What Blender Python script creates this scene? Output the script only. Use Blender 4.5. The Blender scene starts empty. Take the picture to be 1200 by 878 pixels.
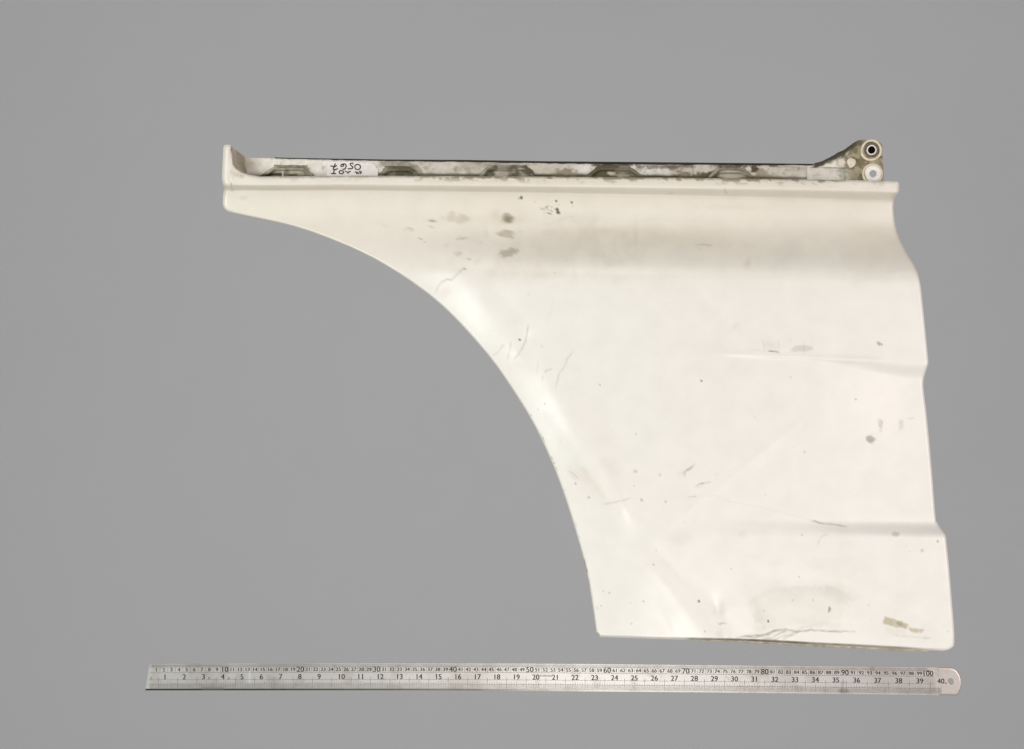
import bpy, bmesh, math
import numpy as np
from mathutils import Vector

# ------------------------------------------------------------------ camera, world, lamps, exposure
CAM_H = 1.6                 # metres above the glass
PXM = 916.0                 # photograph pixels per metre at the glass plane
scene = bpy.context.scene
cam_data = bpy.data.cameras.new('camera')
cam = bpy.data.objects.new('camera', cam_data)
scene.collection.objects.link(cam)
cam.location = (0, 0, CAM_H)
cam.rotation_euler = (0, 0, 0)
cam_data.sensor_fit = 'HORIZONTAL'
cam_data.sensor_width = 36.0
cam_data.lens = 36.0 * CAM_H / (1200.0 / PXM)
cam_data.clip_start = 0.05
cam_data.clip_end = 100.0
scene.camera = cam

world = bpy.data.worlds.new('World')
scene.world = world
world.use_nodes = True
bg = world.node_tree.nodes['Background']
bg.inputs['Color'].default_value = (1.0, 0.985, 0.96, 1)
bg.inputs['Strength'].default_value = 0.325


def area_lamp(name, loc, size, power, color):
    d = bpy.data.lights.new(name, 'AREA')
    d.shape = 'SQUARE'
    d.size = size
    d.energy = power
    d.color = color
    o = bpy.data.objects.new(name, d)
    o.location = loc
    o.rotation_euler = (Vector((0, 0, 0)) - Vector(loc)).to_track_quat('-Z', 'Y').to_euler()
    scene.collection.objects.link(o)
    return o


area_lamp('softbox_front', (0.28, -1.6, 2.6), 0.9, 21, (1.0, 0.97, 0.885))
area_lamp('softbox_left', (-1.85, 0.10, 2.55), 1.0, 42, (0.945, 1.0, 0.93))
area_lamp('softbox_right', (2.3, -0.25, 2.45), 1.3, 31, (1.0, 0.84, 0.795))
area_lamp('softbox_back', (0.0, 2.4, 2.4), 1.5, 17, (1.0, 0.96, 0.90))

scene.view_settings.view_transform = 'Standard'
scene.view_settings.look = 'None'
scene.view_settings.gamma = 1.0
scene.view_settings.exposure = 0.0
scene.view_settings.use_curve_mapping = False
scene.render.engine = 'CYCLES'
scene.cycles.transparent_max_bounces = 16


# ------------------------------------------------------------------ helpers
def unproject(u, v, z):
    """photograph pixel + height above the glass (m) -> world point"""
    k = (CAM_H - z) / CAM_H / PXM
    return (u - 600.0) * k, (439.0 - v) * k, z


def link(o, parent=None):
    scene.collection.objects.link(o)
    if parent is not None:
        o.parent = parent
    return o


def empty(name, label, category):
    o = bpy.data.objects.new(name, None)
    o.empty_display_size = 0.05
    o['label'] = label
    o['category'] = category
    return link(o)


def mesh_obj(name, verts, faces, mat, parent=None, smooth=True, wear_shade=None):
    me = bpy.data.meshes.new(name)
    me.from_pydata([tuple(map(float, p)) for p in verts], [], [tuple(map(int, f)) for f in faces])
    if smooth:
        me.polygons.foreach_set('use_smooth', [True] * len(me.polygons))
    if wear_shade is not None:
        a = me.attributes.new('wear_shade', 'FLOAT_COLOR', 'POINT')
        a.data.foreach_set('color', np.asarray(wear_shade, dtype=np.float32).ravel())
    me.materials.append(mat)
    me.update()
    return link(bpy.data.objects.new(name, me), parent)


_rng = np.random.RandomState(7)


def vnoise(U, V, sx, sy, seed):
    """smooth value noise in 0..1, cell size sx, sy pixels"""
    r = np.random.RandomState(seed)
    tab = r.rand(256, 256)
    x = U / sx + 1000.0
    y = V / sy + 1000.0
    xi = np.floor(x).astype(int)
    yi = np.floor(y).astype(int)
    fx = x - xi
    fy = y - yi
    fx = fx * fx * (3 - 2 * fx)
    fy = fy * fy * (3 - 2 * fy)
    a = tab[xi % 256, yi % 256]
    b = tab[(xi + 1) % 256, yi % 256]
    c = tab[xi % 256, (yi + 1) % 256]
    d = tab[(xi + 1) % 256, (yi + 1) % 256]
    return (a * (1 - fx) + b * fx) * (1 - fy) + (c * (1 - fx) + d * fx) * fy


def fbm(U, V, s, seed, asp=1.0):
    return (vnoise(U, V, s * asp, s, seed) * .5 + vnoise(U, V, s * asp / 2, s / 2, seed + 1) * .28
            + vnoise(U, V, s * asp / 4, s / 4, seed + 2) * .15 + vnoise(U, V, s * asp / 8, s / 8, seed + 3) * .07)


def sstep(a, b, x):
    t = np.clip((x - a) / (b - a), 0, 1)
    return t * t * (3 - 2 * t)


def interp(x, pts):
    p = np.asarray(pts, dtype=float)
    return np.interp(x, p[:, 0], p[:, 1])


def smooth_poly(pts, n):
    """Catmull-Rom through points, resampled to n points by arc length"""
    p = np.asarray(pts, dtype=float)
    q = np.vstack([2 * p[0] - p[1], p, 2 * p[-1] - p[-2]])
    out = []
    for i in range(1, len(q) - 2):
        t = np.linspace(0, 1, 24, endpoint=False)[:, None]
        p0, p1, p2, p3 = q[i - 1], q[i], q[i + 1], q[i + 2]
        out.append(0.5 * ((2 * p1) + (-p0 + p2) * t + (2 * p0 - 5 * p1 + 4 * p2 - p3) * t ** 2
                          + (-p0 + 3 * p1 - 3 * p2 + p3) * t ** 3))
    out = np.vstack(out + [p[-1:]])
    d = np.r_[0, np.cumsum(np.hypot(*np.diff(out, axis=0).T))]
    s = np.linspace(0, d[-1], n)
    return np.c_[np.interp(s, d, out[:, 0]), np.interp(s, d, out[:, 1])]


def poly_dist(U, V, pts):
    """distance to a polyline and the position along it 0..1"""
    p = np.asarray(pts, dtype=float)
    best = np.full(U.shape, 1e9)
    along = np.zeros(U.shape)
    seg = np.hypot(*np.diff(p, axis=0).T)
    acc = np.r_[0, np.cumsum(seg)]
    for i in range(len(p) - 1):
        ax, ay = p[i]
        bx, by = p[i + 1]
        L2 = max((bx - ax) ** 2 + (by - ay) ** 2, 1e-9)
        t = np.clip(((U - ax) * (bx - ax) + (V - ay) * (by - ay)) / L2, 0, 1)
        d = np.hypot(U - ax - t * (bx - ax), V - ay - t * (by - ay))
        m = d < best
        best = np.where(m, d, best)
        along = np.where(m, (acc[i] + t * seg[i]) / acc[-1], along)
    return best, along


GRIME = (0.19, 0.145, 0.085)
GREY = (0.36, 0.34, 0.29)
TAN = (0.40, 0.33, 0.21)
BLACK = (0.035, 0.03, 0.025)


class WearShade:
    """stains, scratches, grime and painted shade collected on a set of surface points (pixel coordinates of the photo)"""

    def __init__(self, U, V, base):
        self.U, self.V = U, V
        self.c = np.ones(U.shape + (4,))
        self.c[..., :3] = base
        self.c[..., 3] = 0.0

    def mix(self, m, col):
        m = np.clip(m, 0, 1)[..., None]
        self.c[..., :3] = self.c[..., :3] * (1 - m) + np.asarray(col) * m
        self.c[..., 3] = np.maximum(self.c[..., 3], m[..., 0])

    def blob(self, x, y, rx, ry, s, ang=0.0, col=GRIME, soft=0.35, rough=0.35, seed=None):
        R = max(rx, ry) * 1.7 + 2
        idx = np.nonzero((abs(self.U - x) < R) & (abs(self.V - y) < R))
        if len(idx[0]) == 0:
            return
        u, v = self.U[idx] - x, self.V[idx] - y
        a = math.radians(ang)
        p = (u * math.cos(a) + v * math.sin(a)) / rx
        q = (-u * math.sin(a) + v * math.cos(a)) / ry
        sd = int(abs(x * 13 + y * 7)) % 5000 if seed is None else seed
        k = max(2.0, min(rx, ry))
        n = fbm(self.U[idx], self.V[idx], k * 1.2, sd) - 0.5
        r = np.hypot(p, q) + n * rough * 2
        m = 1 - sstep(1 - soft, 1 + soft, r)
        m = m * (0.75 + 0.5 * fbm(self.U[idx], self.V[idx], k * .8 + 1, sd + 9)) * s
        m = np.clip(m, 0, 1)
        cc = self.c[idx]
        cc[:, :3] = cc[:, :3] * (1 - m[:, None]) + np.asarray(col) * m[:, None]
        cc[:, 3] = np.maximum(cc[:, 3], m)
        self.c[idx] = cc

    def poly(self, pts, s, col, jitter=1.2):
        p = np.asarray(pts, dtype=float)
        x0, y0 = p.min(0) - 4
        x1, y1 = p.max(0) + 4
        idx = np.nonzero((self.U > x0) & (self.U < x1) & (self.V > y0) & (self.V < y1))
        u = self.U[idx] + (fbm(self.U[idx], self.V[idx], 5, 11) - .5) * 3 * jitter
        v = self.V[idx] + (fbm(self.U[idx], self.V[idx], 5, 17) - .5) * 3 * jitter
        ins = np.zeros(u.shape, bool)
        for i in range(len(p)):
            (ax, ay), (bx_, by_) = p[i], p[(i + 1) % len(p)]
            c_ = ((ay > v) != (by_ > v)) & (u < (bx_ - ax) * (v - ay) / (by_ - ay + 1e-9) + ax)
            ins ^= c_
        d, _ = poly_dist(u, v, np.vstack([p, p[:1]]))
        m = np.clip(np.where(ins, .5 + d * .6, .5 - d * .6), 0, 1) * s * (.75 + .5 * fbm(u, v, 4, 23))
        m = np.clip(m, 0, 1)
        cc = self.c[idx]
        cc[:, :3] = cc[:, :3] * (1 - m[:, None]) + np.asarray(col) * m[:, None]
        cc[:, 3] = np.maximum(cc[:, 3], m)
        self.c[idx] = cc

    def line(self, pts, w, s, col=GRIME, breaks=0.35, wob=0.0, taper=True):
        p = np.asarray(pts, dtype=float)
        x0, y0 = p.min(0) - w * 3 - 3
        x1, y1 = p.max(0) + w * 3 + 3
        idx = np.nonzero((self.U > x0) & (self.U < x1) & (self.V > y0) & (self.V < y1))
        if len(idx[0]) == 0:
            return
        u, v = self.U[idx], self.V[idx]
        sd = int(abs(p[0, 0] * 17 + p[0, 1] * 5)) % 4000
        if wob:
            u = u + (vnoise(u, v, 5, 5, sd) - .5) * wob * 2
            v = v + (vnoise(u, v, 5, 5, sd + 1) - .5) * wob * 2
        d, t = poly_dist(u, v, p)
        m = np.exp(-(d / (w * .9)) ** 2) * s * .95
        m *= 1 - breaks * vnoise(u, v, 4, 4, sd + 2) * 1.6
        if taper:
            m *= np.clip(np.minimum(t, 1 - t) * 6 + 0.35, 0, 1)
        m = np.clip(m, 0, 1)
        cc = self.c[idx]
        cc[:, :3] = cc[:, :3] * (1 - m[:, None]) + np.asarray(col) * m[:, None]
        cc[:, 3] = np.maximum(cc[:, 3], m)
        self.c[idx] = cc


# ------------------------------------------------------------------ materials
def new_mat(name):
    m = bpy.data.materials.new(name)
    m.use_nodes = True
    return m, m.node_tree, m.node_tree.nodes['Principled BSDF']


def paint_material(name, rough, coat, noise_scale=60.0, bump=0.02, bump_scale=220.0, var=0.05):
    """painted sheet: colour, grime and painted shade from the wear attribute, fine noise on top"""
    m, nt, b = new_mat(name)
    N, L = nt.nodes, nt.links
    at = N.new('ShaderNodeAttribute')
    at.attribute_name = 'wear_shade'
    tc = N.new('ShaderNodeTexCoord')
    nz = N.new('ShaderNodeTexNoise')
    nz.inputs['Scale'].default_value = noise_scale
    nz.inputs['Detail'].default_value = 8
    L.new(tc.outputs['Object'], nz.inputs['Vector'])
    mr = N.new('ShaderNodeMapRange')
    mr.inputs['From Min'].default_value = 0.3
    mr.inputs['From Max'].default_value = 0.7
    mr.inputs['To Min'].default_value = 1 - var
    mr.inputs['To Max'].default_value = 1 + var * 0.5
    L.new(nz.outputs['Fac'], mr.inputs['Value'])
    mul = N.new('ShaderNodeMix')
    mul.data_type = 'RGBA'
    mul.blend_type = 'MULTIPLY'
    mul.inputs['Factor'].default_value = 1
    L.new(at.outputs['Color'], mul.inputs['A'])
    L.new(mr.outputs['Result'], mul.inputs['B'])
    L.new(mul.outputs['Result'], b.inputs['Base Color'])
    ra = N.new('ShaderNodeMath')
    ra.operation = 'MULTIPLY_ADD'
    ra.inputs[1].default_value = 0.5
    ra.inputs[2].default_value = rough
    L.new(at.outputs['Alpha'], ra.inputs[0])
    L.new(ra.outputs['Value'], b.inputs['Roughness'])
    b.inputs['Coat Weight'].default_value = coat
    b.inputs['Coat Roughness'].default_value = 0.30
    b.inputs['Specular IOR Level'].default_value = 0.4
    n2 = N.new('ShaderNodeTexNoise')
    n2.inputs['Scale'].default_value = bump_scale
    n2.inputs['Detail'].default_value = 4
    L.new(tc.outputs['Object'], n2.inputs['Vector'])
    bp = N.new('ShaderNodeBump')
    bp.inputs['Strength'].default_value = bump
    bp.inputs['Distance'].default_value = 0.002
    L.new(n2.outputs['Fac'], bp.inputs['Height'])
    L.new(bp.outputs['Normal'], b.inputs['Normal'])
    return m


def plain_material(name, col, rough, metal=0.0, var=0.2, scale=90.0, stretch=(1, 1, 1), bump=0.0):
    m, nt, b = new_mat(name)
    N, L = nt.nodes, nt.links
    tc = N.new('ShaderNodeTexCoord')
    mp = N.new('ShaderNodeMapping')
    mp.inputs['Scale'].default_value = stretch
    L.new(tc.outputs['Object'], mp.inputs['Vector'])
    nz = N.new('ShaderNodeTexNoise')
    nz.inputs['Scale'].default_value = scale
    nz.inputs['Detail'].default_value = 6
    L.new(mp.outputs['Vector'], nz.inputs['Vector'])
    rp = N.new('ShaderNodeValToRGB')
    rp.color_ramp.elements[0].position = 0.3
    rp.color_ramp.elements[1].position = 0.7
    rp.color_ramp.elements[0].color = (col[0] * (1 - var), col[1] * (1 - var), col[2] * (1 - var), 1)
    rp.color_ramp.elements[1].color = (min(1, col[0] * (1 + var)), min(1, col[1] * (1 + var)), min(1, col[2] * (1 + var)), 1)
    L.new(nz.outputs['Fac'], rp.inputs['Fac'])
    L.new(rp.outputs['Color'], b.inputs['Base Color'])
    b.inputs['Roughness'].default_value = rough
    b.inputs['Metallic'].default_value = metal
    if bump:
        bp = N.new('ShaderNodeBump')
        bp.inputs['Strength'].default_value = bump
        bp.inputs['Distance'].default_value = 0.001
        L.new(nz.outputs['Fac'], bp.inputs['Height'])
        L.new(bp.outputs['Normal'], b.inputs['Normal'])
    return m


M_SKIN = paint_material('worn_white_paint', 0.36, 0.85, 40.0, 0.03, 160.0, 0.035)
M_RAIL = paint_material('dirty_rail_paint', 0.55, 0.0, 140.0, 0.25, 260.0, 0.16)
M_RUBBER = plain_material('black_rubber', (0.018, 0.015, 0.013), 0.7, var=0.4)
M_CREAM = plain_material('cream_plastic', (0.66, 0.59, 0.46), 0.5, var=0.22, scale=160, bump=0.15)
M_WHITE = plain_material('white_bush', (0.82, 0.79, 0.76), 0.4, var=0.06, scale=200)
M_BROWN = plain_material('brown_rubber', (0.13, 0.095, 0.075), 0.7, var=0.35, scale=300, bump=0.4)
M_DARK = plain_material('dark_hole', (0.012, 0.010, 0.009), 0.8, var=0.3)
M_PUTTY = plain_material('putty', (0.62, 0.58, 0.49), 0.6, var=0.2, scale=220, bump=0.4)
M_LABEL = plain_material('label_paper', (0.82, 0.785, 0.77), 0.6, var=0.06, scale=160, bump=0.1)
M_INK = plain_material('ink', (0.012, 0.010, 0.009), 0.6, var=0.3)
M_HEM = plain_material('hem_metal', (0.42, 0.37, 0.29), 0.55, var=0.3, scale=120, bump=0.2)
M_BACK = plain_material('grey_paper', (0.748, 0.758, 0.790), 0.9, var=0.006, scale=3)
M_BACK.node_tree.nodes['Principled BSDF'].inputs['Specular IOR Level'].default_value = 0.1

# ruler steel: brushed, with wear and a painted shadow line from the attribute
M_STEEL, _nt, _b = new_mat('brushed_steel')
_at = _nt.nodes.new('ShaderNodeAttribute')
_at.attribute_name = 'wear_shade'
_tc = _nt.nodes.new('ShaderNodeTexCoord')
_mp = _nt.nodes.new('ShaderNodeMapping')
_mp.inputs['Scale'].default_value = (0.35, 6, 1)
_nz = _nt.nodes.new('ShaderNodeTexNoise')
_nz.inputs['Scale'].default_value = 150
_nz.inputs['Detail'].default_value = 6
_nt.links.new(_tc.outputs['Object'], _mp.inputs['Vector'])
_nt.links.new(_mp.outputs['Vector'], _nz.inputs['Vector'])
_mr = _nt.nodes.new('ShaderNodeMapRange')
_mr.inputs['To Min'].default_value = 0.86
_mr.inputs['To Max'].default_value = 1.1
_nt.links.new(_nz.outputs['Fac'], _mr.inputs['Value'])
_mx = _nt.nodes.new('ShaderNodeMix')
_mx.data_type = 'RGBA'
_mx.blend_type = 'MULTIPLY'
_mx.inputs['Factor'].default_value = 1
_nt.links.new(_at.outputs['Color'], _mx.inputs['A'])
_nt.links.new(_mr.outputs['Result'], _mx.inputs['B'])
_nt.links.new(_mx.outputs['Result'], _b.inputs['Base Color'])
_b.inputs['Metallic'].default_value = 0.9
_b.inputs['Roughness'].default_value = 0.37

# added see-through sheet that keeps contact shadows away: Fresnel reflection over straight transmission
M_ADDED_GLASS = bpy.data.materials.new('added_clear_glass')
M_ADDED_GLASS.use_nodes = True
_nt = M_ADDED_GLASS.node_tree
_nt.nodes.remove(_nt.nodes['Principled BSDF'])
_tr = _nt.nodes.new('ShaderNodeBsdfTransparent')
_tr.inputs['Color'].default_value = (0.99, 0.99, 0.99, 1)
_gl = _nt.nodes.new('ShaderNodeBsdfGlossy')
_gl.inputs['Roughness'].default_value = 0.0
_fr = _nt.nodes.new('ShaderNodeFresnel')
_fr.inputs['IOR'].default_value = 1.25
_ms = _nt.nodes.new('ShaderNodeMixShader')
_ar = _nt.nodes.new('ShaderNodeMath')          # reflection nearly removed so the lamps do not show
_ar.operation = 'MULTIPLY'
_ar.inputs[1].default_value = 0.008
_nt.links.new(_fr.outputs['Fac'], _ar.inputs[0])
_nt.links.new(_ar.outputs['Value'], _ms.inputs['Fac'])
_nt.links.new(_tr.outputs['BSDF'], _ms.inputs[1])
_nt.links.new(_gl.outputs['BSDF'], _ms.inputs[2])
_nt.links.new(_ms.outputs['Shader'], _nt.nodes['Material Output'].inputs['Surface'])


# ------------------------------------------------------------------ setting: grey paper far below an added glass sheet, so no shadows show
def sheet(name, half_x, half_y, z0, z1, mat):
    v = [(sx * half_x, sy * half_y, z) for z in (z0, z1) for sx, sy in ((-1, -1), (1, -1), (1, 1), (-1, 1))]
    f = [(4, 5, 6, 7), (3, 2, 1, 0), (0, 1, 5, 4), (1, 2, 6, 5), (2, 3, 7, 6), (3, 0, 4, 7)]
    o = mesh_obj(name, v, f, mat, smooth=False)
    o['kind'] = 'structure'
    return o


bd = sheet('backdrop', 12.0, 12.0, -4.52, -4.50, M_BACK)
bd['label'] = 'plain even mid grey backdrop behind the panel and ruler'
gt = sheet('added_clear_sheet', 1.5, 1.2, -0.008, 0.0, M_ADDED_GLASS)
gt['label'] = 'added clear sheet under the panel and ruler, keeps shadows out of sight'

# ------------------------------------------------------------------ the panel: outline in photo pixels
TOP = [(255, 207.0), (300, 207.2), (330, 207.0), (400, 206.0), (430, 206.0), (630, 207.0), (810, 208.6), (940, 210.2), (1060, 212.6)]
BOT = [(255, 728.0), (703, 746.5), (768, 748.8), (807, 749.8), (867, 750.8), (900, 752.3), (950, 755), (1000, 757.4),
       (1060, 760.6), (1085, 762.2), (1120, 763.4)]
FIN = [(255, 169.9), (270.6, 169.9), (271.3, 171.5), (271.2, 180), (271.8, 186), (272.8, 191), (276.6, 197), (283.5, 201.8),
       (292.6, 205.2), (304, 207.1), (330, 207.0)]
LEFT = [(263.8, 169.7), (262.0, 171.2), (261.3, 180), (260.7, 194), (260.1, 206), (260.4, 211), (261.8, 216.5), (262.4, 221.5),
        (261.4, 228), (261.0, 237), (261.8, 241.5), (264, 245.5), (270, 249), (289, 253.5), (304, 256.5), (323, 260), (353, 267.5),
        (388, 280.5), (423, 295), (463, 317), (480, 329), (512, 352), (543, 383), (561, 403.5), (577, 421.5), (593, 445), (610, 471),
        (626.7, 498.5), (640, 527), (655, 562), (665, 592), (675, 623), (681, 646), (685, 657), (691.7, 691.7), (695.8, 720),
        (698.2, 738), (699.6, 743.2), (703, 746.4)]
RIGHT = [(1051.0, 212.6), (1052.9, 213.6), (1053.8, 217), (1053.3, 225), (1050.8, 229.5), (1047.8, 236.5), (1047.1, 248),
         (1048.4, 260), (1051.7, 274), (1057.5, 286.5), (1062.3, 296), (1070, 308.5), (1075.8, 321.7), (1079.2, 338), (1083, 373),
         (1086, 403), (1087.9, 423.5), (1087.6, 427), (1085, 435), (1082.3, 445.5), (1082.4, 457), (1086.3, 490), (1091.5, 545),
         (1096.2, 604), (1098.3, 612.5), (1104, 621), (1107.8, 627), (1109.2, 636), (1112.2, 665), (1115.2, 701), (1118.0, 736),
         (1118.3, 750), (1117.2, 757.5), (1111, 761.5), (1105, 763)]
LEFT_P = smooth_poly(LEFT, 900)
RIGHT_P = smooth_poly(RIGHT, 900)


def relax(p, i0, i1, n_iter):
    """fair a stretch of an outline, its ends held"""
    q = p.copy()
    for _ in range(n_iter):
        q[i0 + 1:i1] = 0.25 * q[i0:i1 - 1] + 0.5 * q[i0 + 1:i1] + 0.25 * q[i0 + 2:i1 + 1]
    return q


_a0 = int(np.argmax(LEFT_P[:, 1] > 252))
_a1 = int(np.argmax(LEFT_P[:, 1] > 735))
LEFT_P = relax(LEFT_P, _a0, _a1, 900)


def fin_fold(x, w):
    """how far the top edge is pulled up at the left end (fin), faded out below the edge"""
    d = interp(x, FIN) - interp(x, TOP)
    d = np.where(x < 330, d, 0.0)
    return d * np.clip(1 - w / 34.0, 0, 1) ** 1.3


# rows t in 0..1 from top edge to bottom edge
def spaced(n, lo, hi):
    """0..1 with denser ends"""
    e = np.concatenate([np.array([0, .0008, .0018, .003, .0045]), np.linspace(.006, .994, n - 10),
                        1 - np.array([.0045, .003, .0018, .0008, 0])])
    return e


NR, NC = 440, 660
tr = spaced(NR, 0, 0)
sc = spaced(NC, 0, 0)


def height_of(x, t):
    return interp(x, TOP) * (1 - t) + interp(x, BOT) * t


# left and right boundary as x(t)
def side_x(poly, fin):
    x, y = poly[:, 0], poly[:, 1]
    T, B = interp(x, TOP), interp(x, BOT)
    if fin:
        # undo the fin fold numerically
        w = y - T
        for _ in range(60):
            w = 0.5 * w + 0.5 * (y - T - fin_fold(x, w))
        tt = w / (B - T)
    else:
        tt = (y - T) / (B - T)
    tt = np.maximum.accumulate(np.clip(tt, 0, 1))
    tt = tt + np.arange(len(tt)) * 1e-9
    return np.interp(tr, tt, x)


XL = side_x(LEFT_P, True)
XR = side_x(RIGHT_P, False)
U = XL[:, None] * (1 - sc)[None, :] + XR[:, None] * sc[None, :]
Tm = tr[:, None] * np.ones_like(U)
V0 = height_of(U.ravel(), Tm.ravel()).reshape(U.shape)
W = V0 - interp(U.ravel(), TOP).reshape(U.shape)
V = V0 + fin_fold(U.ravel(), W.ravel()).reshape(U.shape)
W = V - interp(U.ravel(), TOP).reshape(U.shape)          # distance below the lip line (negative on the fin)

# ---- relief (metres above the glass)
xf = np.clip((U - 262) / 790, 0, 1)
drop_end = 15.5 + 8.5 * xf
Z = np.full(U.shape, 0.053)
Z -= 0.017 * sstep(9.5 + 2 * xf, drop_end + .5, W)
Z -= 0.0015 * sstep(20, 46, W)
Z += 0.041 * (0.5 + 0.5 * sstep(330, 800, U)) * sstep(46, 120, W)
# long soft crown of the sheet
Z += 0.004 * np.sin(np.clip((W - 120) / 430, 0, 1) * math.pi)
# pressed crease at y 425 (falls away downwards), widening to the right
cy = 414 + (U - 840) * 0.045
wd = 4 + 17 * sstep(930, 1088, U)
am = 0.0007 * sstep(835, 900, U) + 0.0085 * sstep(930, 1090, U) ** 1.3
Z -= am * sstep(0, 1, (V - cy) / wd) * (1 - sstep(40, 175, V - cy))
Z += 0.0013 * np.exp(-((V - cy) / 3.4) ** 2) * sstep(825, 870, U) * (1 - sstep(1000, 1060, U)) * (.6 + .8 * vnoise(U, V, 30, 30, 41))
# pressed step at y 620 (rises downwards)
cy2 = 611 + (U - 1098) * 0.012
am2 = 0.0105 * (.35 * sstep(790, 900, U) + .65 * sstep(860, 1095, U))
Z += am2 * sstep(0, 20, V - cy2)
Z -= am2 * 0.55 * sstep(-150, 0, V - cy2) * (1 - sstep(0, 20, V - cy2))
# turned-down band along the wheel arch with dents in it
arch = LEFT_P[::6]
arch_d, arch_t = poly_dist(U, V, arch[arch[:, 1] > 248])


def gauss(u0, v0, su, sv, ang):
    a = math.radians(ang)
    du, dv = U - u0, V - v0
    p = (du * math.cos(a) + dv * math.sin(a)) / su
    q = (-du * math.sin(a) + dv * math.cos(a)) / sv
    return np.exp(-(p * p + q * q))


Z -= 0.0068 * (1 - sstep(0, 70, arch_d)) * (.75 + .5 * vnoise(U, V, 70, 70, 43)) * sstep(255, 330, V)
Z += 0.0032 * gauss(566, 364, 52, 23, 47) - 0.0017 * gauss(590, 350, 40, 14, 47)
Z += 0.0068 * gauss(674, 512, 70, 27, 58) - 0.0012 * gauss(710, 494, 60, 22, 58)
Z += 0.0018 * gauss(704, 566, 40, 13, 58) - 0.0009 * gauss(709, 566, 34, 6, 56)
Z += 0.0020 * gauss(729, 590, 22, 9, 62)
Z += 0.0021 * gauss(772, 676, 40, 14, 48) - 0.0010 * gauss(786, 668, 36, 9, 48)
Z += 0.0027 * gauss(804, 720, 42, 18, 58) + 0.0008 * gauss(788, 728, 30, 8, 60)
Z -= 0.0020 * gauss(842, 722, 22, 9, 75)
Z += 0.0014 * gauss(850, 742, 26, 6, 90)
Z += 0.0013 * gauss(880, 542, 70, 6, -40) + 0.0007 * gauss(815, 590, 24, 6, -40)
Z += 0.0014 * gauss(610, 420, 16, 9, 50)
Z -= 0.0011 * gauss(612, 392, 9, 8, 0)
Z += 0.0017 * gauss(890, 747, 30, 4, -12) - 0.0014 * gauss(905, 743, 34, 3, -14)
# uneven hand-beaten waviness
Z += 0.0012 * (fbm(U, V, 150, 31) - .5) + 0.0005 * (fbm(U, V, 46, 35) - .5)

# ---- rolled edge
loop_rows = np.r_[np.zeros(NC, int), np.arange(1, NR), np.full(NC - 1, NR - 1), np.arange(NR - 2, 0, -1)]
loop_cols = np.r_[np.arange(NC), np.full(NR - 1, NC - 1), np.arange(NC - 2, -1, -1), np.zeros(NR - 2, int)]
bu, bv = U[loop_rows, loop_cols], V[loop_rows, loop_cols]
ED = np.full(U.shape, 1e9)
near = np.nonzero((U - XL[:, None] < np.where(V < 330, 45, 18)) | (XR[:, None] - U < 16) | (Tm < .025) | (Tm > .975))
nu, nv = U[near], V[near]
bst = np.full(nu.shape, 1e9)
_pd = np.r_[0, np.cumsum(np.hypot(np.diff(np.r_[bu, bu[:1]]), np.diff(np.r_[bv, bv[:1]])))]
_ps = np.arange(0, _pd[-1], 0.8)
su, sv = np.interp(_ps, _pd, np.r_[bu, bu[:1]]), np.interp(_ps, _pd, np.r_[bv, bv[:1]])
nu32, nv32, su32, sv32 = (q_.astype(np.float32) for q_ in (nu, nv, su, sv))
for i in range(0, len(nu), 2000):
    d2 = (nu32[i:i + 2000, None] - su32[None]) ** 2 + (nv32[i:i + 2000, None] - sv32[None]) ** 2
    bst[i:i + 2000] = d2.min(1)
ED[near] = np.sqrt(bst)
ED[loop_rows, loop_cols] = 0
RR = 3.4 + 1.6 * sstep(40, 10, W)
ed = np.clip(ED, 0, RR)
Z -= (RR - np.sqrt(np.maximum(RR ** 2 - (RR - ed) ** 2, 0))) / PXM

# ---- stains, scratches, chips, some painted shade
wr = WearShade(U, V, (0.80, 0.782, 0.752))
wr.mix((0.22 + .16 * fbm(U, V, 60, 55, 2)) * (1 - sstep(60, 150, W)), (0.58, .485, .345))
big = fbm(U, V, 120, 51)
wr.mix(0.035 * sstep(.45, .75, big), GREY)
# dirt film in the hollow and strip below the lip, deepened as painted shade
hollow = sstep(40, 62, W) * (1 - sstep(92, 128, W))
wr.mix(hollow * (0.09 + 0.10 * fbm(U, V, 40, 61, 3)) * (0.55 + 0.45 * sstep(450, 800, U)), (0.42, 0.35, 0.26))
wr.mix((sstep(11, 15, W) * (1 - sstep(drop_end - 1, drop_end + 4, W))) * (0.16 + .14 * fbm(U, V, 20, 66, 4)), (0.40, .34, .25))
wr.mix(0.22 * np.clip(fbm(U, V, 30, 71) - .5, 0, 1) * sstep(60, 90, W) * (1 - sstep(110, 140, W)) * sstep(430, 520, U), GRIME)
# grime creeping over the lip from the rail
lipn = fbm(U, V, 4.5, 81, 1.7)
wr.mix((1 - sstep(1, 10, W)) * sstep(.40, .52, lipn - .022 * np.maximum(W, 0)) * (0.25 + .55 * sstep(430, 560, U) * (1 - sstep(960, 1000, U))) * sstep(300, 330, U), GRIME)
wr.mix((1 - sstep(0, 2.2, W)) * (0.25 + .5 * vnoise(U, V, 9, 4, 83)) * sstep(300, 420, U) * (1 - sstep(970, 1000, U)), GRIME)
wr.mix((1 - sstep(2, 12, W)) * .22 * sstep(330, 560, U) * (1 - sstep(940, 1000, U)), TAN)
hol2 = sstep(30, 60, W) * (1 - sstep(105, 140, W)) * sstep(470, 600, U)
wr.mix(.10 * sstep(.50, .68, fbm(U, V, 34, 63, 2.5)) * hol2, (0.38, .31, .22))
wr.mix(.07 * sstep(.54, .66, fbm(U, V, 16, 67, .5)) * hol2 * (1 - sstep(700, 780, U)), (0.34, .28, .19))
wr.mix(.06 * sstep(.55, .70, fbm(U, V, 22, 69, 1.5)) * sstep(590, 640, V) * sstep(820, 900, U), (0.46, .38, .28))
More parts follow.
